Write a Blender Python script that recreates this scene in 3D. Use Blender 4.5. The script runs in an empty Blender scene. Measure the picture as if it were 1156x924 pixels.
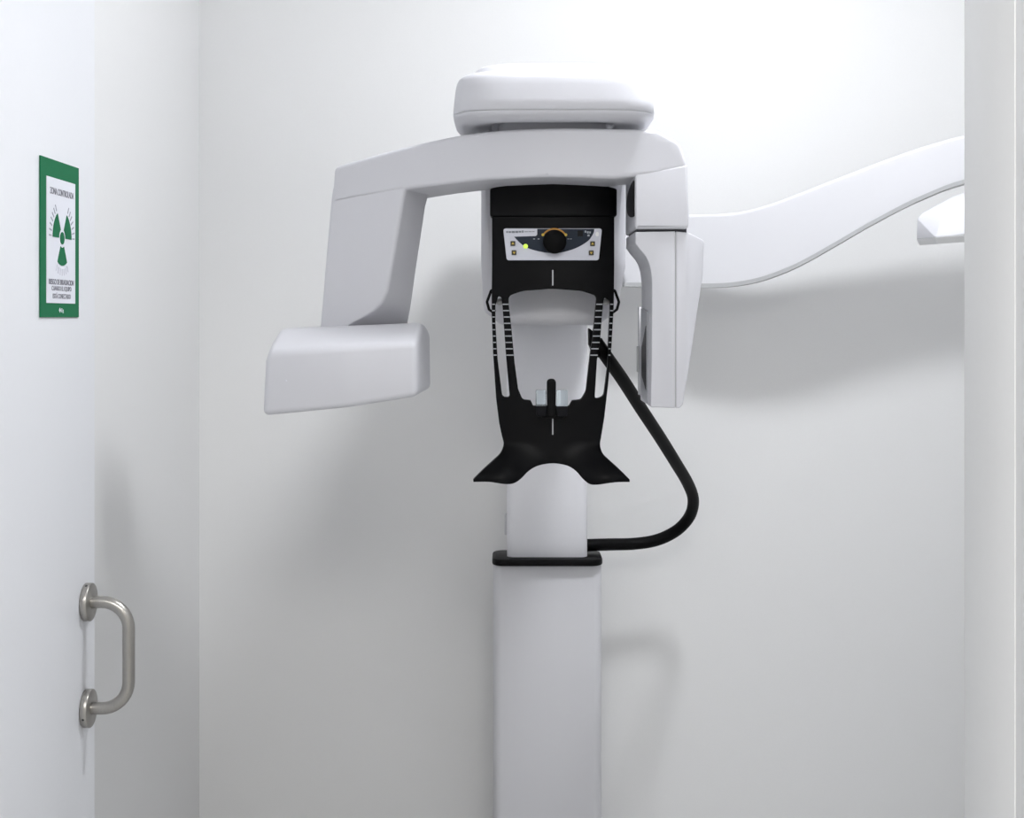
import bpy, bmesh, math
from mathutils import Vector, Matrix

# ------------------------------------------------------------------ camera, world, lights, exposure
S = bpy.context.scene
COL = S.collection
F = 1500.0            # focal length in pixels of the 1156 x 924 frame
CX, HY = 578.0, 358.0 # principal column and horizon row
CAMZ = 1.5
cd = bpy.data.cameras.new('camera'); cam = bpy.data.objects.new('camera', cd); COL.objects.link(cam)
cam.location = (0, 0, CAMZ); cam.rotation_euler = (math.pi/2, 0, 0)
cd.sensor_width = 36.0; cd.lens = 36.0*F/1156.0
cd.shift_y = (HY-462.0)/1156.0
cd.clip_start = 0.05
S.camera = cam
w = bpy.data.worlds.new('world'); S.world = w; w.use_nodes = True
w.node_tree.nodes['Background'].inputs[0].default_value = (0.80, 0.86, 1.0, 1)
w.node_tree.nodes['Background'].inputs[1].default_value = 0.05

def area(name, loc, sx, sy, power, col, rot=(0, 0, 0)):
    l = bpy.data.lights.new(name, 'AREA'); l.shape = 'RECTANGLE'; l.size = sx; l.size_y = sy
    l.energy = power; l.color = col
    o = bpy.data.objects.new(name, l); COL.objects.link(o); o.location = loc; o.rotation_euler = rot
    return o
CEIL = 2.76
ROOM_LAMP = (0.50, 2.28); CORR_FILL = (0.15, -0.6)
DOME_R, DOME_H, DOME_E = 0.12, 0.085, 105.0   # opal dome lamp on the room ceiling (built at the end)
light_corr = area('corridor_fill_light', (CORR_FILL[0], CORR_FILL[1], CEIL-0.035), 1.2, 1.2, 30, (1.0, 0.97, 0.93))  # unseen soft fill light added behind the camera
vs = S.view_settings
vs.view_transform = 'Standard'; vs.look = 'None'; vs.gamma = 1.0; vs.use_curve_mapping = False
vs.exposure = 0.43

# ------------------------------------------------------------------ helpers
def P(px, py, y):
    return Vector(((px-CX)/F*y, y, CAMZ+(HY-py)/F*y))

def mat(name, col, rough=0.5, metal=0.0, spec=0.5, bump=0.0, scale=200.0, var=0.0, emit=None, es=0.0, trans=0.0, coat=0.0, stretch=None):
    m = bpy.data.materials.new(name); m.use_nodes = True
    nt = m.node_tree; b = nt.nodes['Principled BSDF']
    b.inputs['Base Color'].default_value = (*col, 1)
    b.inputs['Roughness'].default_value = rough; b.inputs['Metallic'].default_value = metal
    b.inputs['Specular IOR Level'].default_value = spec
    b.inputs['Transmission Weight'].default_value = trans
    b.inputs['Coat Weight'].default_value = coat
    if emit:
        b.inputs['Emission Color'].default_value = (*emit, 1); b.inputs['Emission Strength'].default_value = es
    if bump or var:
        tc = nt.nodes.new('ShaderNodeTexCoord'); n = nt.nodes.new('ShaderNodeTexNoise')
        n.inputs['Scale'].default_value = scale; n.inputs['Detail'].default_value = 3
        src = tc.outputs['Object']
        if stretch:
            mp = nt.nodes.new('ShaderNodeMapping'); mp.inputs['Scale'].default_value = stretch
            nt.links.new(src, mp.inputs['Vector']); src = mp.outputs['Vector']
        nt.links.new(src, n.inputs['Vector'])
        if bump:
            bp = nt.nodes.new('ShaderNodeBump'); bp.inputs['Strength'].default_value = bump; bp.inputs['Distance'].default_value = 0.002
            nt.links.new(n.outputs['Fac'], bp.inputs['Height']); nt.links.new(bp.outputs['Normal'], b.inputs['Normal'])
        if var:
            r = nt.nodes.new('ShaderNodeValToRGB')
            r.color_ramp.elements[0].position = 0.3; r.color_ramp.elements[1].position = 0.7
            r.color_ramp.elements[0].color = tuple(c*(1-var) for c in col)+(1,)
            r.color_ramp.elements[1].color = tuple(min(1, c*(1+var)) for c in col)+(1,)
            nt.links.new(n.outputs['Fac'], r.inputs['Fac']); nt.links.new(r.outputs['Color'], b.inputs['Base Color'])
    return m

M = {}
M['wall'] = mat('wall_paint', (0.82, 0.82, 0.818), 0.75, spec=0.2, bump=0.05, scale=260, var=0.006)
M['ceil'] = mat('ceiling_paint', (0.82, 0.82, 0.82), 0.85, spec=0.2, bump=0.05, scale=180)
M['floor'] = mat('vinyl_floor', (0.55, 0.55, 0.54), 0.45, bump=0.03, scale=90, var=0.05)
M['door'] = mat('door_laminate', (0.80, 0.81, 0.84), 0.38, spec=0.4, bump=0.02, scale=140, var=0.004)
M['frame'] = mat('frame_lacquer', (0.85, 0.855, 0.86), 0.4, bump=0.02, scale=140, var=0.004)
M['plastic'] = mat('white_plastic', (0.63, 0.63, 0.665), 0.45, spec=0.35, bump=0.02, scale=420, var=0.004)
M['plastic2'] = mat('white_enamel', (0.59, 0.59, 0.615), 0.42, spec=0.35, bump=0.02, scale=420, var=0.004)
M['arm_white'] = mat('arm_white_plastic', (0.69, 0.69, 0.715), 0.45, spec=0.35, bump=0.02, scale=420, var=0.004)
M['enamel_lit'] = mat('lit_column_enamel', (0.80, 0.80, 0.835), 0.4, spec=0.35, bump=0.02, scale=420, var=0.004)  # column enamel painted lighter to imitate light falling on the upper column
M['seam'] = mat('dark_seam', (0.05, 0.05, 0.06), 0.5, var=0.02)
M['trim'] = mat('grey_trim', (0.45, 0.455, 0.46), 0.5, var=0.02)  # seams and fittings; also the painted shade line under the ceph arm
M['black'] = mat('black_plastic', (0.0018, 0.0018, 0.0024), 0.42, spec=0.12, bump=0.05, scale=500, var=0.05)
M['hose'] = mat('black_hose', (0.0015, 0.0015, 0.0018), 0.55, spec=0.1, bump=0.1, scale=300, var=0.05)
M['tick'] = mat('grey_print', (0.42, 0.43, 0.45), 0.5, var=0.02)
M['panel'] = mat('panel_face', (0.66, 0.67, 0.74), 0.4, var=0.01)
M['panel_dark'] = mat('panel_navy', (0.022, 0.030, 0.045), 0.5, spec=0.15, var=0.02)
M['panel_print'] = mat('panel_print', (0.22, 0.24, 0.27), 0.5, var=0.02)
M['icon'] = mat('panel_icon', (0.35, 0.38, 0.42), 0.5, var=0.02)
M['knob'] = mat('knob_black', (0.0015, 0.0015, 0.0018), 0.55, spec=0.1, var=0.02)
M['orange'] = mat('amber_print', (0.55, 0.26, 0.03), 0.5, var=0.02)
M['yellow'] = mat('yellow_print', (0.70, 0.50, 0.06), 0.5, var=0.02)
M['button'] = mat('button_brown', (0.045, 0.035, 0.02), 0.5, var=0.02)
M['led'] = mat('green_led', (0.55, 0.75, 0.10), 0.3, var=0.01, emit=(0.60, 0.85, 0.08), es=0.45)
M['clear'] = mat('clear_acrylic', (0.80, 0.88, 0.92), 0.08, trans=0.92, var=0.005)
M['smoke'] = mat('smoked_acrylic', (0.006, 0.006, 0.008), 0.5, spec=0.12, var=0.02)
M['glass_dark'] = mat('dark_window', (0.005, 0.005, 0.006), 0.4, spec=0.15, var=0.02)
M['sensor'] = mat('sensor_metal', (0.40, 0.41, 0.44), 0.3, metal=0.6, var=0.03)
M['steel'] = mat('brushed_steel', (0.40, 0.385, 0.36), 0.30, metal=1.0, bump=0.12, scale=60, var=0.06, stretch=(12, 12, 1))
M['hole'] = mat('screw_black', (0.02, 0.02, 0.02), 0.5, var=0.02)
M['green'] = mat('sign_green', (0.016, 0.150, 0.066), 0.6, spec=0.08, var=0.02)
M['sign_white'] = mat('sign_white', (0.74, 0.75, 0.81), 0.6, spec=0.1, var=0.005)
M['sign_ink'] = mat('sign_ink', (0.22, 0.22, 0.25), 0.6, spec=0.1, var=0.02)
M['sign_mid'] = mat('sign_mid_ink', (0.36, 0.36, 0.41), 0.6, spec=0.1, var=0.02)
M['sign_pale'] = mat('sign_pale_ink', (0.55, 0.55, 0.62), 0.6, var=0.02)
M['diffuser'] = mat('fill_diffuser', (0.9, 0.9, 0.9), 0.5, var=0.005, emit=(0.95, 0.97, 1.0), es=3.0)

def smooth(bm, ang=35):
    a = math.radians(ang)
    for f in bm.faces: f.smooth = True
    for e in bm.edges:
        e.smooth = not (len(e.link_faces) == 2 and e.calc_face_angle(0) > a)

def link(name, me, m, parent=None):
    me.materials.clear(); me.materials.append(m)
    o = bpy.data.objects.new(name, me); COL.objects.link(o)
    if parent: o.parent = parent; o.matrix_parent_inverse = parent.matrix_basis.inverted()
    return o

def obj(name, bm, m, parent=None, ang=35):
    bm.normal_update(); smooth(bm, ang)
    me = bpy.data.meshes.new(name); bm.to_mesh(me); bm.free()
    return link(name, me, m, parent)

def tag(o, label, cat=None, kind=None, group=None):
    o['label'] = label
    if cat: o['category'] = cat
    if kind: o['kind'] = kind
    if group: o['group'] = group
    return o

def empty(name, loc):
    o = bpy.data.objects.new(name, None); COL.objects.link(o); o.location = loc
    return o

def box(bm, x0, x1, y0, y1, z0, z1):
    g = bmesh.ops.create_cube(bm, size=1)
    bmesh.ops.transform(bm, verts=g['verts'], matrix=Matrix.Translation(((x0+x1)/2, (y0+y1)/2, (z0+z1)/2)) @ Matrix.Diagonal((x1-x0, y1-y0, z1-z0, 1)))

def bbox(name, m, parent, x0, x1, y0, y1, z0, z1, bev=0.0, seg=2):
    bm = bmesh.new(); box(bm, x0, x1, y0, y1, z0, z1)
    if bev: bmesh.ops.bevel(bm, geom=bm.edges[:], offset=bev, segments=seg, profile=0.5, affect='EDGES')
    return obj(name, bm, m, parent)

def fillet(pts, res=6):
    """pts: (x, y) or (x, y, r): closed outline with rounded corners."""
    out = []; n = len(pts)
    for i, p in enumerate(pts):
        r = p[2] if len(p) > 2 else 0
        c = Vector(p[:2]); a = Vector(pts[i-1][:2]); b = Vector(pts[(i+1) % n][:2])
        if r <= 0: out.append(tuple(c)); continue
        u = (a-c); v = (b-c); lu, lv = u.length, v.length; u.normalize(); v.normalize()
        th = math.acos(max(-1, min(1, u.dot(v))))
        if th > 3.1: out.append(tuple(c)); continue
        d = min(r/math.tan(th/2), lu*0.48, lv*0.48)
        p0, p1 = c+u*d, c+v*d
        for k in range(res+1):
            t = k/res
            q = p0*(1-t)**2+c*2*t*(1-t)+p1*t*t
            out.append(tuple(q))
    return out

def spline(pts, res=6, closed=False):
    """Catmull-Rom through pts (tuples of any length)."""
    pts = [Vector(p) for p in pts]; n = len(pts); out = []
    rng = range(n) if closed else range(n-1)
    for i in rng:
        p1, p2 = pts[i], pts[(i+1) % n]
        p0 = pts[i-1] if (closed or i > 0) else p1*2-p2
        p3 = pts[(i+2) % n] if (closed or i+2 < n) else p2*2-p1
        for k in range(res):
            t = k/res
            out.append(0.5*((2*p1)+(p2-p0)*t+(2*p0-5*p1+4*p2-p3)*t*t+(3*p1-p0-3*p2+p3)*t**3))
    if not closed: out.append(pts[-1])
    return [tuple(p) for p in out]

def px2xz(px, py, yf):
    X = (px-CX)/F*2.5; Z = CAMZ+(HY-py)/F*2.5
    for _ in range(25):
        y = yf(X, Z)
        X = (px-CX)/F*y; Z = CAMZ+(HY-py)/F*y
    return X, Z

def curve_mesh(loops, t, bev, bres=3):
    """Filled 2D outline (first loop outside, the rest holes), thickness t along local z, rounded edges."""
    cu = bpy.data.curves.new('tmp', 'CURVE'); cu.dimensions = '2D'; cu.fill_mode = 'BOTH'
    for lp in loops:
        sp = cu.splines.new('POLY'); sp.points.add(len(lp)-1); sp.use_cyclic_u = True
        for q, (x, y) in zip(sp.points, lp): q.co = (x, y, 0, 1)
    cu.extrude = max(t/2-bev, 0.0); cu.bevel_depth = bev; cu.bevel_resolution = bres; cu.offset = -bev
    o = bpy.data.objects.new('tmp', cu); COL.objects.link(o)
    dg = bpy.context.evaluated_depsgraph_get(); dg.update()
    me = bpy.data.meshes.new_from_object(o.evaluated_get(dg))
    bm = bmesh.new(); bm.from_mesh(me)
    bpy.data.objects.remove(o); bpy.data.curves.remove(cu); bpy.data.meshes.remove(me)
    bmesh.ops.remove_doubles(bm, verts=bm.verts[:], dist=1e-5)
    return bm

def plate(name, loops, yf, t, bev, m, parent, cutx=0.0, cutz=0.0, normal=True, bres=3, ang=35):
    """Outline in photo pixels lying on the surface y = yf(X, Z); front at yf, thickness t backwards."""
    if not callable(yf):
        y0 = yf; yf = lambda X, Z: y0
    L = [[px2xz(px, py, yf) for px, py in lp] for lp in loops]
    bm = curve_mesh(L, t, bev, bres)
    # local (x, y, z) -> world (x, depth, z)
    for v in bm.verts: v.co = Vector((v.co.x, t/2-v.co.z, v.co.y))
    for step, ax in ((cutx, 0), (cutz, 2)):
        if step:
            lo = min(v.co[ax] for v in bm.verts); hi = max(v.co[ax] for v in bm.verts)
            k = lo+step
            while k < hi-step*0.3:
                no = Vector((0, 0, 0)); no[ax] = 1; co = Vector((0, 0, 0)); co[ax] = k
                bmesh.ops.bisect_plane(bm, geom=bm.verts[:]+bm.edges[:]+bm.faces[:], plane_co=co, plane_no=no, dist=1e-6)
                k += step
    e = 1e-3
    for v in bm.verts:
        X, d, Z = v.co
        y = yf(X, Z)
        if normal:
            s = (yf(X+e, Z)-yf(X-e, Z))/(2*e); l = math.sqrt(1+s*s)
            v.co = Vector((X-s/l*d, y+d/l, Z))
        else:
            v.co = Vector((X, y+d, Z))
    bmesh.ops.recalc_face_normals(bm, faces=bm.faces[:])
    return obj(name, bm, m, parent, ang)

def hull(name, pts, m, parent, bev=0.01, seg=4):
    bm = bmesh.new()
    for p in pts: bm.verts.new(p)
    r = bmesh.ops.convex_hull(bm, input=bm.verts[:])
    bmesh.ops.dissolve_limit(bm, angle_limit=math.radians(4), verts=bm.verts[:], edges=bm.edges[:])
    bmesh.ops.recalc_face_normals(bm, faces=bm.faces[:])
    if bev: bmesh.ops.bevel(bm, geom=bm.edges[:], offset=bev, segments=seg, profile=0.5, affect='EDGES', clamp_overlap=True)
    return obj(name, bm, m, parent, 40)

def rrect(cx, cy, hx, hy, r, res=8):
    out = []
    for sx, sy, a0 in ((1, 1, 0), (-1, 1, 90), (-1, -1, 180), (1, -1, 270)):
        for k in range(res+1):
            a = math.radians(a0+90*k/res)
            out.append((cx+sx*(hx-r)+r*math.cos(a), cy+sy*(hy-r)+r*math.sin(a)))
    return out

def loft(name, secs, m, parent, cap=(True, True), ang=35):
    """secs: list of rings of 3D points, equal counts."""
    bm = bmesh.new(); rings = [[bm.verts.new(p) for p in s] for s in secs]; n = len(rings[0])
    for a, b in zip(rings, rings[1:]):
        for i in range(n): bm.faces.new((a[i], a[(i+1) % n], b[(i+1) % n], b[i]))
    if cap[0]: bm.faces.new(rings[0][::-1])
    if cap[1]: bm.faces.new(rings[-1])
    bmesh.ops.recalc_face_normals(bm, faces=bm.faces[:])
    return obj(name, bm, m, parent, ang)

def post(name, cx, cy, hx, hy, r, z0, z1, m, parent, bev=0.004):
    secs = []
    for z, d in ((z0, bev), (z0+bev*0.3, bev*0.3), (z0+bev, 0), (z1-bev, 0), (z1-bev*0.3, bev*0.3), (z1, bev)):
        secs.append([(x, y, z) for x, y in rrect(cx, cy, hx-d, hy-d, max(r-d, 0.001))])
    return loft(name, secs, m, parent)

def tube(name, pts, rad, m, parent, n=16):
    pts = [Vector(p) for p in pts]; bm = bmesh.new(); rings = []
    up = None
    for i, p in enumerate(pts):
        t = (pts[min(i+1, len(pts)-1)]-pts[max(i-1, 0)]).normalized()
        if up is None:
            up = t.orthogonal().normalized()
        up = (up-t*up.dot(t)).normalized(); s = t.cross(up)
        r = rad[i] if isinstance(rad, list) else rad
        rings.append([bm.verts.new(p+(up*math.cos(2*math.pi*k/n)+s*math.sin(2*math.pi*k/n))*r) for k in range(n)])
    for a, b in zip(rings, rings[1:]):
        for i in range(n): bm.faces.new((a[i], a[(i+1) % n], b[(i+1) % n], b[i]))
    bm.faces.new(rings[0][::-1]); bm.faces.new(rings[-1])
    bmesh.ops.recalc_face_normals(bm, faces=bm.faces[:])
    return obj(name, bm, m, parent, 50)

def cyl(name, p0, p1, r, m, parent, n=32, bev=0.001):
    p0, p1 = Vector(p0), Vector(p1); d = (p1-p0); L = d.length; d.normalize()
    pts = [p0, p0+d*bev, p1-d*bev, p1]
    return tube(name, pts, [r-bev, r, r, r-bev], m, parent, n)

# ------------------------------------------------------------------ the setting
WX, WY = -0.8166, 3.47          # left wall plane, back wall plane
RX = 1.75                       # right wall plane
FY0, FY1 = 1.05, 1.25           # partition with the doorway
JX = (1090-CX)/F*FY1            # right jamb reveal plane
LJX = -0.715
def struct(name, label, m, cat, *boxes):
    bm = bmesh.new()
    for b in boxes: box(bm, *b)
    return tag(obj(name, bm, m), label, cat, 'structure')
CY0 = -2.2
struct('floor', 'pale grey vinyl floor of the room and corridor', M['floor'], 'floor', (-2.0, 2.1, CY0-0.1, WY+0.12, -0.1, 0))
struct('ceiling', 'white painted ceiling above the room', M['ceil'], 'ceiling', (-2.0, 2.1, CY0-0.1, WY+0.12, CEIL, CEIL+0.1))
struct('wall_back', 'plain white wall behind the x-ray machine', M['wall'], 'wall', (WX-0.12, RX+0.12, WY, WY+0.12, 0, CEIL))
struct('wall_left', 'white side wall beyond the open door', M['wall'], 'wall', (WX-0.12, WX, FY1, WY, 0, CEIL))
struct('wall_right', 'white side wall at the far right of the room', M['wall'], 'wall', (RX, RX+0.12, FY1, WY, 0, CEIL))
HEAD = 2.30
struct('wall_front', 'white partition wall with the doorway opening', M['wall'], 'wall',
       (JX+0.03, 2.0, FY0, FY1, 0, CEIL), (-1.9, LJX-0.03, FY0, FY1, 0, CEIL), (LJX-0.03, JX+0.03, FY0, FY1, HEAD+0.03, CEIL))
struct('wall_corridor_left', 'white corridor wall at the left behind the viewer', M['wall'], 'wall', (-2.0, -1.9, CY0, FY1, 0, CEIL))
struct('wall_corridor_right', 'white corridor wall at the right behind the viewer', M['wall'], 'wall', (2.0, 2.1, CY0, FY1, 0, CEIL))
struct('wall_corridor_end', 'white corridor wall behind the viewer', M['wall'], 'wall', (-1.9, 2.0, CY0-0.1, CY0, 0, CEIL))

# door frame: reveal with a shallow step (the pale vertical line at the right edge of the photograph)
STEP = JX*F/(1145-CX)
fr = empty('trim_1', (JX, FY0, 0)); tag(fr, 'pale grey door frame edge at the right of the doorway', 'door frame', 'structure')
bbox('jamb_board', M['frame'], fr, JX, JX+0.03, STEP, FY1+0.004, 0, HEAD, 0.0008)
bbox('door_stop', M['frame'], fr, JX+0.0012, JX+0.03, FY0-0.004, STEP, 0, HEAD, 0.0006)
fl = empty('trim_2', (LJX, FY0, 0)); tag(fl, 'pale grey door frame edge behind the hinges', 'door frame', 'structure')
bbox('jamb_board', M['frame'], fl, LJX-0.03, LJX, FY0-0.004, FY1+0.004, 0, HEAD, 0.002)
ft = empty('trim_3', (LJX, FY0, HEAD)); tag(ft, 'pale grey door frame head above the doorway', 'door frame', 'structure')
bbox('head_board', M['frame'], ft, LJX, JX, FY0-0.004, FY1+0.004, HEAD, HEAD+0.03, 0.002)

# door leaf, swung open at a right angle against the left wall
DX = -0.712
def dy(px): return DX*F/(px-CX)
DEDGE = dy(107)
door = empty('door_1', (DX-0.02, FY1+0.012, 0)); tag(door, 'white door leaf standing open at the left with pull handle and green sign', 'door', 'structure')
bbox('door_panel', M['door'], door, DX-0.035, DX, FY1+0.012, DEDGE, 0.008, HEAD-0.01, 0.0015)
HYc = dy(95)+0.004
hz1 = CAMZ+(HY-680)/F*HYc; hz2 = CAMZ+(HY-800)/F*HYc
HPX = DX+0.073
handle = empty('pull_handle', (DX, HYc, (hz1+hz2)/2)); handle.parent = door; handle.matrix_parent_inverse = door.matrix_basis.inverted()
handle['label'] = 'brushed steel pull handle on two round roses'
rr = 0.044
arc = lambda zc, s: [(HPX-rr+rr*math.sin(a), HYc, zc+s*(rr*math.cos(a)-rr)) for a in [math.pi/2*k/10 for k in range(11)]]
top = [(DX+0.004, HYc, hz1)]+arc(hz1, 1); bot = arc(hz2, -1)[::-1]+[(DX+0.004, HYc, hz2)]
tube('grip_bar', top+bot, 0.0102, M['steel'], handle, 24)
for z in (hz1, hz2):
    cyl('rose', (DX, HYc, z), (DX+0.012, HYc, z), 0.0315, M['steel'], handle, 48, 0.0012)
for z, a in ((hz1, 112), (hz2, 200)):
    a = math.radians(a)
    d = Vector((0, math.cos(a), math.sin(a)))
    q = Vector((DX+0.006, HYc, z))
    cyl('set_screw', q+d*0.029, q+d*0.0318, 0.0022, M['hole'], handle, 12, 0.0003)
    
# ------------------------------------------------------------------ sign on the door
SY0, SY1 = dy(44), dy(87.3)
SZ0 = CAMZ-0.0005; SH = (HY-175)/F*SY0; SW = SY1-SY0
sign = empty('warning_sign', (DX, (SY0+SY1)/2, SZ0))
tag(sign, 'green bordered radiation warning sign on the open white door', 'sign')
def on_sign(name, loops, m, layer, parent=sign, t=0.0008):
    """loops in sign units: u 0..1 across, v 0..1 up."""
    bm = curve_mesh([[(u*SW, v*SH) for u, v in lp] for lp in loops], t, 0)
    x0 = DX+layer
    for v in bm.verts: v.co = Vector((x0+t/2+v.co.z, SY0+v.co.x, SZ0+v.co.y))
    bmesh.ops.recalc_face_normals(bm, faces=bm.faces[:])
    return obj(name, bm, m, parent, 20)
def sign_text(name, body, u0, u1, v0, v1, m, layer, parent):
    cu = bpy.data.curves.new('t', 'FONT'); cu.body = body; cu.align_x = 'LEFT'; cu.extrude = 0.002; cu.offset = 0.01
    o = bpy.data.objects.new('t', cu); COL.objects.link(o)
    dg = bpy.context.evaluated_depsgraph_get(); dg.update()
    me = bpy.data.meshes.new_from_object(o.evaluated_get(dg)); bm = bmesh.new(); bm.from_mesh(me)
    bpy.data.objects.remove(o); bpy.data.curves.remove(cu); bpy.data.meshes.remove(me)
    xs = [v.co.x for v in bm.verts]; ys = [v.co.y for v in bm.verts]
    ax, bx, ay, by = min(xs), max(xs), min(ys), max(ys)
    for v in bm.verts:
        u = u0+(v.co.x-ax)/(bx-ax)*(u1-u0); q = v0+(v.co.y-ay)/(by-ay)*(v1-v0)
        v.co = Vector((DX+layer+(0.0004 if v.co.z > 0 else 0), SY0+u*SW, SZ0+q*SH))
    return obj(name, bm, m, parent, 20)
on_sign('sign_board', [[(0, 0), (1, 0), (1, 1), (0, 1)]], M['green'], 0.0005, t=0.002)
wp = on_sign('white_field', [[(0.135, 0.09), (0.885, 0.09), (0.885, 0.885), (0.135, 0.885)]], M['sign_white'], 0.0025)
LY = 0.0034
asp = SW/SH
tcu, tcv = 0.525, 0.510
def sector(a0, a1, r0, r1, n=10):
    f = lambda a, r: (tcu+r*math.cos(a), tcv+r*math.sin(a)*asp)
    A = [math.radians(a0+(a1-a0)*k/n) for k in range(n+1)]
    return [f(a, r1) for a in A]+[f(a, r0) for a in A[::-1]]
for a in (0, 120, 240):
    on_sign('trefoil_blade', [sector(a, a+60, 0.085, 0.245)], M['green'], LY, wp)
on_sign('trefoil_centre', [sector(0, 359, 0.0, 0.055, 24)[:25]], M['green'], LY, wp)
for a0 in (2, 122, 242):
    for k in range(7):
        a = math.radians(a0+56*k/6); r0, r1 = 0.275, 0.335; wd = 0.006
        c, s = math.cos(a), math.sin(a)
        q = [(tcu+r*c-e*s, tcv+(r*s+e*c)*asp) for r, e in ((r0, -wd), (r1, -wd), (r1, wd), (r0, wd))]
        on_sign('radiation_stroke', [q], M['sign_pale'] if a0 == 242 else M['sign_mid'], LY, wp, 0.0005)
sign_text('title_text', 'ZONA CONTROLADA', 0.215, 0.835, 0.780, 0.822, M['sign_ink'], LY, wp)
sign_text('warning_text', 'RIESGO DE IRRADIACION', 0.185, 0.835, 0.208, 0.243, M['sign_ink'], LY, wp)
sign_text('warning_text', 'CUANDO EL EQUIPO', 0.255, 0.77, 0.165, 0.199, M['sign_ink'], LY, wp)
sign_text('warning_text', 'ESTÁ CONECTADO', 0.285, 0.75, 0.120, 0.158, M['sign_ink'], LY, wp)
on_sign('logo_mark', [[(0.455, 0.045), (0.48, 0.029), (0.505, 0.045), (0.48, 0.061)]], M['sign_white'], 0.0026, t=0.0005)
on_sign('logo_mark', [[(0.52, 0.032), (0.535, 0.032), (0.535, 0.058), (0.52, 0.058)]], M['sign_white'], 0.0026, t=0.0005)
on_sign('logo_mark', [[(0.555, 0.026), (0.568, 0.026), (0.568, 0.050), (0.555, 0.050)]], M['sign_white'], 0.0026, t=0.0005)

# ------------------------------------------------------------------ panoramic x-ray machine
X0 = 0.0766
COLF = 3.20
mc = empty('panoramic_xray_machine', (X0, COLF+0.06, 0))
tag(mc, 'white dental panoramic x-ray machine with black chin support on a column', 'x-ray machine')
WP, WE, BK = M['plastic'], M['plastic2'], M['black']

# column
zc = P(0, 632, 3.185).z
cxo = (618-CX)/F*COLF
ow = (679.5-556.5)/F*COLF/2; iw = (663.5-572.5)/F*3.215/2
bbox('base_plate', WE, mc, cxo-0.22, cxo+0.22, 3.05, 3.44, 0.0, 0.025, 0.006)
post('lower_column', cxo, COLF+0.065, ow, 0.065, 0.022, 0.02, zc-0.014, WE, mc, 0.002)
post('upper_column', cxo, 3.215+0.05, iw, 0.05, 0.018, zc-0.02, CAMZ+0.05, M['enamel_lit'], mc, 0.002)
co = post('column_collar', cxo, 3.182+0.068, (680.5-555.5)/F*3.20/2, 0.068, 0.030, zc-0.0165, zc, BK, mc, 0.004)
bbox('end_stop', WE, mc, cxo-iw-0.006, cxo-iw+0.01, 3.25, 3.28, P(0, 606, 3.23).z, P(0, 583, 3.23).z, 0.002)

# carriage behind the chin support
def yc(X, Z): return 2.60+0.9*(X-X0)**2
cl = fillet([(543, 190, 4), (707, 190, 4), (707, 300, 20), (697, 352, 16), (676, 367.5, 16), (566, 367.5, 16), (546, 352, 14), (543, 300, 20)], 8)
plate('carriage', [cl], yc, 0.62, 0.02, WP, mc, cutx=0.02, normal=False, bres=5)
bbox('upper_arm', WP, mc, X0-0.10, X0+0.10, 2.63, 3.20, CAMZ+0.20, CAMZ+0.40, 0.02, 4)

# rotating cross beam (bends away towards the tube side)
def yr(X, Z):
    w_ = 0.05; u = (0.02-X)/w_
    sp = w_*(math.log1p(math.exp(-abs(u)))+max(u, 0))
    return 2.36+0.42*sp+0.03*X
beam = fillet([(377, 188.5, 9)]+spline([(400, 181.5), (445, 169), (490, 158.3), (530, 151), (575, 146.5), (640, 144.5), (715, 145.8)], 4)+[(741, 147, 14), (768, 161, 18), (777, 190, 8), (745, 197, 30),
               (692, 202, 40), (620, 200, 60), (550, 203, 60), (480, 211, 30), (455, 215, 30), (374, 230, 3)], 6)
plate('rotor_beam', [beam], yr, 0.15, 0.007, WP, mc, cutx=0.02, bres=3)
def yt(X): return yr(X, 0)+0.001
rows = [(200, 377, 500, 520), (208, 375.5, 478, 506), (211.5, 375, 467, 496), (215, 374, 461, 489), (221, 373, 457, 484), (232, 371.8, 454.5, 481), (270, 368.5, 448, 475.5), (310, 365, 441, 469.5),
        (330, 363.5, 437, 467), (342, 362.5, 432, 465.5), (351, 361.5, 423, 464.5), (358, 361, 411, 464), (364, 360.5, 399, 463.5), (374, 359.5, 384, 463)]
secs = []
for py, fl_, fr_, br_ in rows:
    (xl, z), (xr, _) = px2xz(fl_, py, lambda X, Z: yt(X)), px2xz(fr_, py, lambda X, Z: yt(X))
    z = CAMZ+(HY-py)/F*2.52
    A = Vector((xl, yt(xl))); B = Vector((xr, yt(xr)))
    yb = B.y+0.105; C = Vector(((br_-CX)/F*yb, yb)); D = A+Vector((0.05, 0.115))
    ring = fillet([(*A, 0.010), (*B, 0.009), (*C, 0.009), (*D, 0.012)], 6)
    secs.append([(x, y, z) for x, y in ring])
loft('tube_arm', secs, WP, mc, ang=45)

# tube head
def q(px, py, y): return P(px, py, y)
zt = P(0, 365.5, 2.45).z
zl = CAMZ-0.021
hp = [q(300, 398, 2.34), q(471, 387, 2.34), q(471, 448, 2.34), q(296.5, 470, 2.34),
      q(393, 460.5, 2.33), q(390, 391, 2.33),
      Vector((q(316, 0, 2.40).x, 2.41, zl)), Vector((q(478, 0, 2.42).x, 2.42, zl+0.010)),
      Vector((q(474, 0, 2.60).x, 2.62, zl+0.010)), Vector((q(330, 0, 2.60).x, 2.60, zl)),
      Vector((q(485.5, 0, 2.52).x, 2.52, P(0, 377, 2.50).z)), Vector((q(485.5, 0, 2.50).x, 2.52, P(0, 440, 2.5).z)),
      Vector((q(478, 0, 2.63).x, 2.63, P(0, 437, 2.63).z)), Vector((q(318, 0, 2.60).x, 2.60, P(0, 455, 2.6).z))]
th = hull('tube_head', hp, WP, mc, 0.011, 5)
c = P(323, 430, 2.335)
cyl('indicator_dot', (c.x, 2.3365, c.z), (c.x, 2.348, c.z), 0.0012, M['sign_white'], th, 12, 0.0002)

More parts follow.
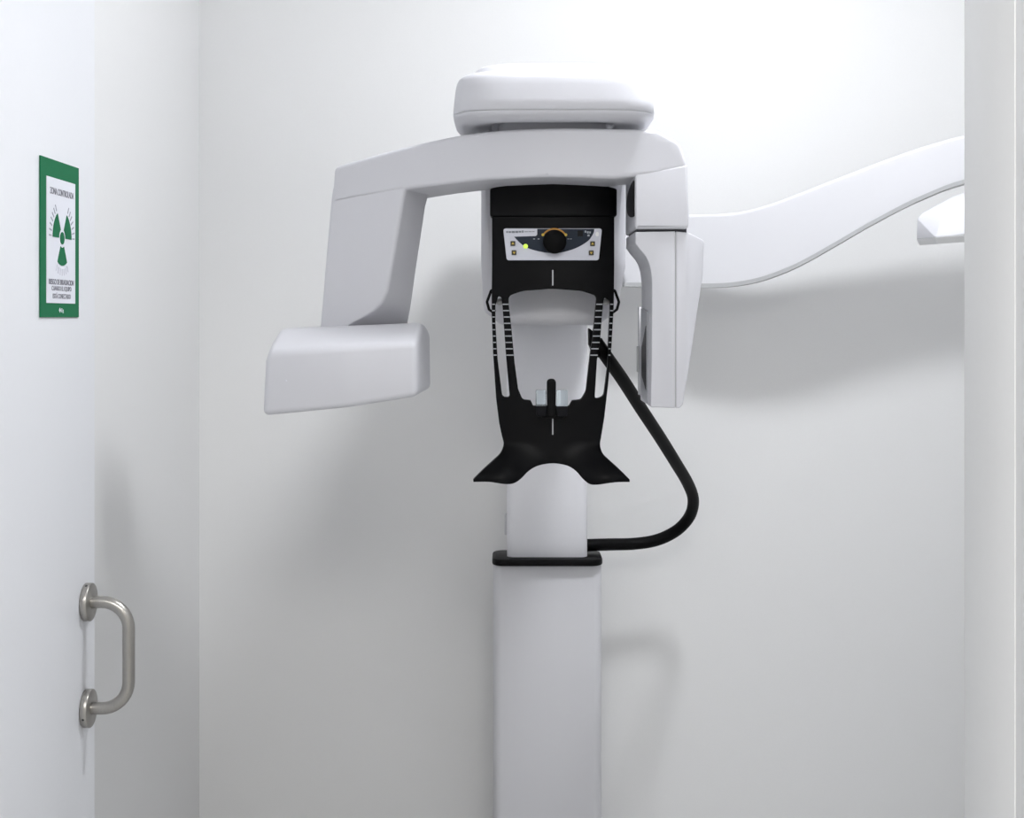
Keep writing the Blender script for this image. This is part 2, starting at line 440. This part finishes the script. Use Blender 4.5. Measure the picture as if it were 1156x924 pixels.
# detector side
def yd(X, Z): return 2.372
up = fillet([(717, 195), (776, 186), (778, 240, 10), (777.5, 258.5, 5), (717, 258.5, 2)], 4)
dar = plate('detector_arm', [up], lambda X, Z: yd(X, Z)-0.004, 0.20, 0.005, WP, mc)
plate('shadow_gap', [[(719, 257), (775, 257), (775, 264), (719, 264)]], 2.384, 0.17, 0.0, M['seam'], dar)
dh = [(717.3, 262), (762, 261.3), (762, 461), (736, 460), (734.6, 458.5)]+spline([(735.6, 400), (736, 330), (735.3, 311), (733, 299), (729, 290), (722.5, 282), (717.3, 275)], 5)
det = plate('detector_housing', [dh], yd, 0.19, 0.002, WP, mc)
plate('housing_seam', [[(761, 263), (764, 263), (764, 459.5), (761, 459.5)]], 2.3735, 0.15, 0.0, M['trim'], det)
def ysh(X, Z):
    x1 = 0.312; return yd(X, Z)+max(0, X-x1)*0.7
sh = fillet([(763, 261.5, 1), (778, 263, 4), (795, 272, 5), (793.5, 310, 30), (771, 457, 4), (767, 461, 2), (763, 461, 1)], 6)
plate('detector_shell', [sh], ysh, 0.17, 0.002, WP, mc, cutx=0.004, normal=False)
# sensor window on the inner side of the detector
xs = P(735, 0, 2.39).x
sp = [(2.425, P(0, 352, 2.44).z), (2.545, P(0, 348, 2.5).z), (2.545, P(0, 443, 2.5).z), (2.52, P(0, 449, 2.5).z), (2.43, P(0, 455, 2.44).z)]
loft('sensor_plate', [[(xs-0.004, y, z) for y, z in sp], [(xs+0.006, y, z) for y, z in sp]], M['sensor'], det)
sp2 = [(2.44, P(0, 368, 2.45).z), (2.515, P(0, 392, 2.5).z), (2.515, P(0, 425, 2.5).z), (2.44, P(0, 440, 2.45).z)]
loft('sensor_window', [[(xs-0.0048, y, z) for y, z in sp2], [(xs-0.004, y, z) for y, z in sp2]], M['glass_dark'], det)
bbox('sensor_rail', M['sensor'], det, xs-0.0085, xs+0.004, 2.538, 2.548, P(0, 446, 2.54).z, P(0, 346, 2.54).z, 0.001)
bbox('sensor_latch', M['trim'], det, xs-0.0115, xs-0.0085, 2.530, 2.548, P(0, 420, 2.54).z, P(0, 391, 2.54).z, 0.001)
# dark oval window on the inner face of the detector arm
xf = P(717, 0, 2.368).x; cz_ = P(0, 228, 2.45).z
ell = [(2.378+0.150*math.sin(a), cz_+0.032*math.cos(a)) for a in [math.pi*k/20 for k in range(21)]]
loft('oval_window', [[(xf-0.002, y, z) for y, z in ell], [(xf+0.004, y, z) for y, z in ell]], M['glass_dark'], dar)

# top cover above the beam
def sup(a, b, n, z, cy=2.50, k=72):
    out = []
    for i in range(k):
        t = 2*math.pi*i/k; c, s = math.cos(t), math.sin(t)
        out.append((X0-0.001+a*math.copysign(abs(c)**(2/n), c), cy+b*math.copysign(abs(s)**(2/n), s), CAMZ+z))
    return out
seam = 0.364
prof = [(seam, 0.1815, 0.1715), (seam+0.003, 0.1835, 0.1735), (seam+0.02, 0.1822, 0.1722), (seam+0.045, 0.1795, 0.1695), (seam+0.056, 0.1775, 0.1675), (seam+0.063, 0.1745, 0.1645), (seam+0.068, 0.169, 0.159),
        (seam+0.0715, 0.161, 0.151), (seam+0.0735, 0.149, 0.139), (seam+0.0765, 0.147, 0.137), (seam+0.082, 0.144, 0.134), (seam+0.088, 0.136, 0.126), (seam+0.093, 0.118, 0.108), (seam+0.098, 0.07, 0.06)]
loft('top_cover', [sup(a, b, 5, z) for z, a, b in prof], WP, mc, ang=50)
low = [(0.356, 0.05, 0.05), (0.356, 0.114, 0.104), (0.350, 0.118, 0.108), (0.3465, 0.150, 0.140), (0.3475, 0.164, 0.154), (0.351, 0.173, 0.163), (0.356, 0.179, 0.169), (0.3605, 0.1825, 0.1725), (0.3625, 0.1825, 0.1725), (0.3625, 0.17, 0.16)]
loft('cover_base', [sup(a, b, 5, z) for z, a, b in low], WP, mc, ang=50)
loft('cover_seam', [sup(0.1805, 0.1705, 5, 0.362), sup(0.1805, 0.1705, 5, 0.3645)], M['trim'], mc)
loft('rotor_hub', [sup(0.10, 0.085, 4, 0.285), sup(0.10, 0.085, 4, 0.357)], WP, mc)

# ceiling-height ceph arm running right behind the detector
def ya(X, Z): return 3.26-0.24*max(0, X-0.38)
topl = spline([(690, 243), (777, 242), (828, 240), (870, 230), (930, 207), (1000, 180), (1050, 163), (1100, 151), (1200, 142)], 6)
botl = spline([(1200, 190), (1100, 203), (1040, 224), (985, 252), (940, 278), (900, 300), (860, 315.5), (820, 322.5), (770, 323), (705, 322)], 6)
ca = plate('cephalometric_arm', [topl+botl], ya, 0.07, 0.008, M['arm_white'], mc, cutx=0.03, bres=4)
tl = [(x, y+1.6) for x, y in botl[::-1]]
plate('lower_shade_strip', [[(x, y-4.6) for x, y in tl]+tl[::-1]], lambda X, Z: ya(X, Z)-0.0008, 0.06, 0.0, M['trim'], ca, cutx=0.03)  # grey strip standing in for the shade along the arm's underside edge
cs = [q(1035.5, 247, 2.80), q(1041, 241, 2.83), q(1068, 233.5, 2.66), q(1056, 268, 2.64), q(1035, 270, 2.80), q(1150, 206, 2.60), q(1150, 258, 2.56),
      q(1150, 196, 2.95), q(1150, 258, 2.95), q(1076, 222, 2.95), q(1050, 262, 2.95)]
ch = hull('cephalometric_sensor', cs, WP, mc, 0.002, 2)
# thin tray under it
t0 = [(q(1035, 270, 2.80).x, 2.80), (q(1056, 0, 2.64).x, 2.64), (q(1150, 0, 2.56).x, 2.56), (q(1150, 0, 2.95).x, 2.95), (q(1050, 0, 2.95).x, 2.95)]
zz = [q(0, 270, 2.80).z, q(0, 268, 2.64).z, q(0, 261.5, 2.56).z, q(0, 261, 2.95).z, q(0, 266, 2.95).z]
cxm = sum(a for a, b in t0)/5; cym = sum(b for a, b in t0)/5
loft('sensor_tray', [[(x, y, z-0.001) for (x, y), z in zip(t0, zz)], [(cxm+(x-cxm)*0.94, cym+(y-cym)*0.94, z-0.013) for (x, y), z in zip(t0, zz)]], M['frame'], ch)
loft('tray_seam', [[(cxm+(x-cxm)*0.995, cym+(y-cym)*0.995, z+0.002) for (x, y), z in zip(t0, zz)], [(cxm+(x-cxm)*0.995, cym+(y-cym)*0.995, z-0.001) for (x, y), z in zip(t0, zz)]], M['trim'], ch)

# ------------------------------------------------------------------ black chin and face support
PY = 2.50
def ys(X, Z):
    u = (X-X0)
    y = PY+1.3*u*u
    zb = CAMZ-0.232
    if Z < zb:
        k = min((zb-Z)/0.07, 1.0); k = k*k*(3-2*k)
        h = min(abs(u)/0.11, 1.0); h = h*h*(3-2*h)
        y -= 0.055*k*h
    return y
outer = [(555.5, 238), (555.5, 300), (555, 330), (555, 354), (556.7, 400), (560, 450), (563.5, 478)]+spline([(566.5, 492), (568.5, 502), (565, 512), (557, 520), (545, 531), (534, 542)], 4)+\
    spline([(534.5, 544.5), (552, 544.5), (570, 547), (580, 546), (588, 541), (597, 532), (608, 526), (624, 523.5), (640, 526), (650, 532), (658, 541), (666, 547), (676, 547.5), (694, 545), (711, 544.5)], 4)+\
    spline([(711, 542), (700, 531), (689, 521), (681, 513), (677.5, 503), (679, 492)], 4)+[(682.5, 470), (687, 430), (690.5, 390), (693, 345), (693.5, 300), (693.5, 238)]
hole = fillet([(574, 334, 9), (590, 328.5, 40), (624, 326, 80), (657, 328.5, 40), (673.5, 334, 9), (673, 342), (670, 372), (666, 402), (661.5, 442, 14), (656, 451.5, 5), (646, 452.5, 1), (642.5, 458.5, 1),
               (602, 458.5, 1), (599, 452.5, 1), (590, 451.5, 5), (585, 440, 14), (581, 410), (577.5, 372), (574.5, 345)], 5)
slotl = fillet([(562.5, 334, 3), (566, 336, 2), (567.3, 347), (571.2, 402), (575.5, 449, 3), (567, 448.5, 6), (561.7, 406), (559.2, 365), (559.2, 345, 4)], 4)
slotr = fillet([(682, 335, 3), (688.7, 340, 4), (688.7, 350), (687, 384), (686, 413), (681.5, 448, 7), (671.3, 451, 3), (674, 407), (677.5, 385), (679.3, 361), (681, 343)], 4)
chs = plate('chin_support', [outer, hole, slotl, slotr], ys, 0.022, 0.0015, BK, mc, cutx=0.012, cutz=0.012, normal=False, bres=2)
hdr = fillet([(553, 213, 3), (575, 207, 30), (624, 204, 80), (673, 207, 30), (696.5, 213, 3), (696.5, 244.5, 3), (624, 245), (553, 244.5, 3)], 5)
plate('head_band', [hdr], lambda X, Z: ys(X, Z)-0.006, 0.05, 0.004, BK, chs, cutx=0.012, normal=False)
# arched bridge linking support to carriage
bbox('support_bracket', BK, chs, X0-0.105, X0+0.105, PY+0.03, 2.62, CAMZ+0.06, CAMZ+0.24, 0.008)
# little wire loops on both sides
for sgn, ox in ((1, 555), (-1, 693.5)):
    loop = fillet([(ox+sgn*4, 327.5), (ox-sgn*0.5, 328, 2), (ox-sgn*5.2, 341, 3), (ox-sgn*3, 349.5, 2), (ox+sgn*1.5, 353), (ox+sgn*4, 350)], 3)
    pts = [P(x, y, PY+0.030) for x, y in loop]
    tube('side_hook', pts, 0.0027, BK, chs, 10)
    g = P(564 if sgn > 0 else 684.5, 341, PY+0.035)
    cyl('pivot', g, g+Vector((0, 0.015, 0)), 0.0065, M['trim'], chs, 20)
def mark(name, pxs, m, parent, yf, lift, t=0.0006):
    return plate(name, [pxs], lambda X, Z: yf(X, Z)-lift, t, 0, m, parent, normal=False)
def lerp(tab, y):
    for (y0, x0), (y1, x1) in zip(tab, tab[1:]):
        if y0 <= y <= y1: return x0+(x1-x0)*(y-y0)/(y1-y0)
    return tab[-1][1]
for k in range(9):
    y = 343.7+7.18*k; h = 0.65
    for a, b in (([(340, 566.8), (402, 571.2)], [(340, 574.2), (372, 577.5), (410, 581)]), ([(340, 555.2), (354, 555.2), (402, 556.9)], [(340, 559.2), (365, 559.2), (406, 561.7)]),
                 ([(340, 673), (372, 670), (402, 666)], [(340, 681), (361, 679.3), (385, 677.5), (407, 674)]), ([(340, 688.7), (384, 687), (413, 686)], [(340, 692.8), (345, 692.8), (390, 690.4), (413, 688)])):
        xa, xb = lerp(a, y)+0.3, lerp(b, y)-0.3
        mark('scale_mark', [(xa, y-h), (xb, y-h), (xb, y+h), (xa, y+h)], M['tick'], chs, ys, 0.0005)
for y0, y1 in ((305, 322.5), (473, 491)):
    mark('centre_line', [(623.2, y0), (624.8, y0), (624.8, y1), (623.2, y1)], M['tick'], chs, ys, 0.0005)

# control panel
yp = lambda X, Z: PY-0.002
face = fillet([(568, 258, 3.2), (679.7, 258, 3.2), (676, 294, 3.2), (572, 294, 3.2)], 6)
cp = plate('control_panel', [face], yp, 0.006, 0.0008, M['panel'], chs, bres=1)
inset = [(606.5, 258.6), (671, 258.6)]+spline([(670.5, 262), (668, 267), (662.8, 273), (650.7, 280), (636, 284.7), (625, 286), (612, 284.7), (597, 280.7), (587.7, 275), (580.4, 267.4)], 4)+[(605, 266.6), (606.5, 265)]
mark('dark_field', inset, M['panel_dark'], cp, yp, 0.0006)
L2 = 0.0012
ctr = P(625.8, 273.6, PY)
kn = cyl('mode_knob', (ctr.x, PY-0.024, ctr.z), (ctr.x, PY-0.001, ctr.z), 13.2/F*PY*0.99, M['knob'], cp, 48, 0.002)
R0, R1 = 14.2, 16.0
arcp = [(625.8+r*math.cos(math.radians(a)), 273.6-r*math.sin(math.radians(a))) for r, rng in ((R1, range(35, 146, 5)), (R0, range(145, 34, -5))) for a in rng]
mark('amber_arc', arcp, M['orange'], cp, yp, L2)
for a in (33, 147):
    cx_, cy_ = 625.8+15.4*math.cos(math.radians(a)), 273.6-15.4*math.sin(math.radians(a))
    mark('amber_dot', [(cx_+1.7*math.cos(b), cy_+1.7*math.sin(b)) for b in [2*math.pi*i/12 for i in range(12)]], M['yellow'], cp, yp, L2+0.0003)
for i, (bx_, by_) in enumerate(((579, 275), (580.3, 285.4), (669, 275.3), (667.5, 285.6))):
    s = 2.75
    b = plate('push_button', [fillet([(bx_-s, by_-s, 0.8), (bx_+s, by_-s, 0.8), (bx_+s, by_+s, 0.8), (bx_-s, by_+s, 0.8)], 3)], PY-0.0045, 0.0035, 0.0004, M['button'], cp, bres=1)
    d = 1 if i % 2 else -1
    plate('button_arrow', [[(bx_-1.5, by_-0.9*d), (bx_+1.5, by_-0.9*d), (bx_, by_+1.6*d)]], PY-0.0050, 0.0006, 0, M['yellow'], b)
c = P(593.3, 278.3, PY)
cyl('green_light', (c.x, PY-0.005, c.z), (c.x, PY-0.0015, c.z), 2.7/F*PY, M['led'], cp, 20, 0.0006)
for x0, x1, y, h in ((571.5, 573.5, 262, 0.9), (574.2, 577, 262.1, 0.9), (577.6, 581.3, 262.1, 1.1), (581.8, 585, 262, 1.1), (585.5, 588.5, 261.8, 0.9), (589.2, 591, 261.6, 1.2), (592, 596, 261.8, 0.35), (596.6, 600, 261.7, 0.35), (600.6, 603.5, 261.6, 0.35)):
    mark('brand_print', [(x0, y-h), (x1, y-h), (x1, y+h), (x0, y+h)], M['panel_print'], cp, yp, L2)
for x0, x1, y0, y1 in ((660, 662, 260.5, 262.8), (662.6, 664.6, 261.2, 263.6), (665.2, 667, 261.5, 263.6), (663.2, 665.6, 264.8, 267), (602, 604, 269.4, 270.4), (607, 609, 269.4, 270.4), (640.5, 642.5, 269.5, 270.2), (643.5, 645.5, 269.5, 270.2)):
    mark('panel_symbol', [(x0, y0), (x1, y0), (x1, y1), (x0, y1)], M['icon'], cp, yp, L2)
mark('display_window', [(652, 260.5), (658, 260.5), (658, 267), (652, 267)], M['glass_dark'], cp, yp, L2)
mark('panel_symbol', [(674.2+2*math.cos(b), 264.5+2.6*math.sin(b)) for b in [2*math.pi*i/16 for i in range(16)]], M['frame'], cp, yp, 0.0004)

# bite rod with clear chin cups
bb = plate('bite_rod', [fillet([(617.3, 428, 5), (627.8, 428, 5), (627.3, 471, 2), (617.8, 471, 2)], 6)], PY-0.030, 0.014, 0.002, BK, chs)
bbox('rod_socket', BK, bb, X0-0.022, X0+0.022, PY-0.018, PY+0.01, P(0, 471.5, PY).z, P(0, 460.5, PY).z, 0.003)
for x0, x1 in ((604.8, 617), (628.2, 641)):
    plate('clear_cup', [fillet([(x0, 440.5, 2), (x1, 440.5, 2), (x1, 459, 1), (x0, 459, 1)], 4)], PY-0.032, 0.022, 0.001, M['clear'], bb, bres=1)
    plate('cup_base', [fillet([(x0, 459, 1), (x1, 459, 1), (x1-0.5, 470.5, 3), (x0+0.8, 470.5, 3)], 4)], PY-0.030, 0.012, 0.001, M['smoke'], bb, bres=1)

# cable hose from the support to the column
hs = [(673, 386, 2.540), (684, 402, 2.550), (703, 429, 2.63), (724, 462, 2.75), (745, 494, 2.88), (763, 523, 3.01), (776, 545, 3.12), (782.5, 563, 3.19), (780, 580, 3.24), (770, 594, 3.27),
      (756, 604, 3.29), (738, 611, 3.30), (715, 614.3, 3.30), (688, 615, 3.285), (655, 616, 3.27)]
pts = [P(*p) for p in spline(hs, 5)]
n = len(pts)
tube('cable_hose', pts, [0.0128+0.0024*(i/n) for i in range(n)], M['hose'], mc, 16)
hb = [P(667, 372, 2.527), P(668.5, 392, 2.529), P(670, 412, 2.531)]
plate('hose_socket', [fillet([(665.2, 370.5, 0.5), (669.5, 374, 2), (676, 378), (676, 404), (670, 402, 2), (667, 392.5, 2), (665.4, 389, 1)], 3)], lambda X, Z: ys(X, Z)+0.018, 0.014, 0.002, BK, mc)

# ------------------------------------------------------------------ room dome lamp and added corridor fill panel (out of frame)
def lamp(name, label, xy, sx, sy, light):  # builds the added fill panel: frame, glowing diffuser and its light
    t = empty(name, (xy[0], xy[1], CEIL)); tag(t, label, 'lamp')
    bm = bmesh.new()
    for a in ((xy[0]-sx/2-0.02, xy[0]+sx/2+0.02, xy[1]-sy/2-0.02, xy[1]-sy/2), (xy[0]-sx/2-0.02, xy[0]+sx/2+0.02, xy[1]+sy/2, xy[1]+sy/2+0.02),
              (xy[0]-sx/2-0.02, xy[0]-sx/2, xy[1]-sy/2, xy[1]+sy/2), (xy[0]+sx/2, xy[0]+sx/2+0.02, xy[1]-sy/2, xy[1]+sy/2)):
        box(bm, *a, CEIL-0.03, CEIL)
    obj('fill_frame', bm, M['frame'], t)
    bbox('fill_diffuser', M['diffuser'], t, xy[0]-sx/2, xy[0]+sx/2, xy[1]-sy/2, xy[1]+sy/2, CEIL-0.025, CEIL-0.005)
    light.parent = t; light.matrix_parent_inverse = t.matrix_basis.inverted()
gl = empty('dome_lamp', (ROOM_LAMP[0], ROOM_LAMP[1], CEIL)); tag(gl, 'round opal dome lamp on the ceiling above the x-ray machine', 'lamp')
secs = []
for k in range(9):
    a = math.pi/2*k/8*0.985
    secs.append([(ROOM_LAMP[0]+DOME_R*math.cos(a)*math.cos(2*math.pi*i/32), ROOM_LAMP[1]+DOME_R*math.cos(a)*math.sin(2*math.pi*i/32), CEIL-0.025-DOME_H*math.sin(a)) for i in range(32)])
loft('lamp_dome', secs, mat('opal_glass', (0.9, 0.9, 0.9), 0.4, var=0.005, emit=(0.945, 0.965, 1.0), es=DOME_E), gl, ang=60)
cyl('lamp_base', (ROOM_LAMP[0], ROOM_LAMP[1], CEIL-0.024), (ROOM_LAMP[0], ROOM_LAMP[1], CEIL), DOME_R+0.01, M['frame'], gl)
lamp('corridor_fill_panel', 'unseen flat fill light panel added on the corridor ceiling', CORR_FILL, 1.2, 1.2, light_corr)
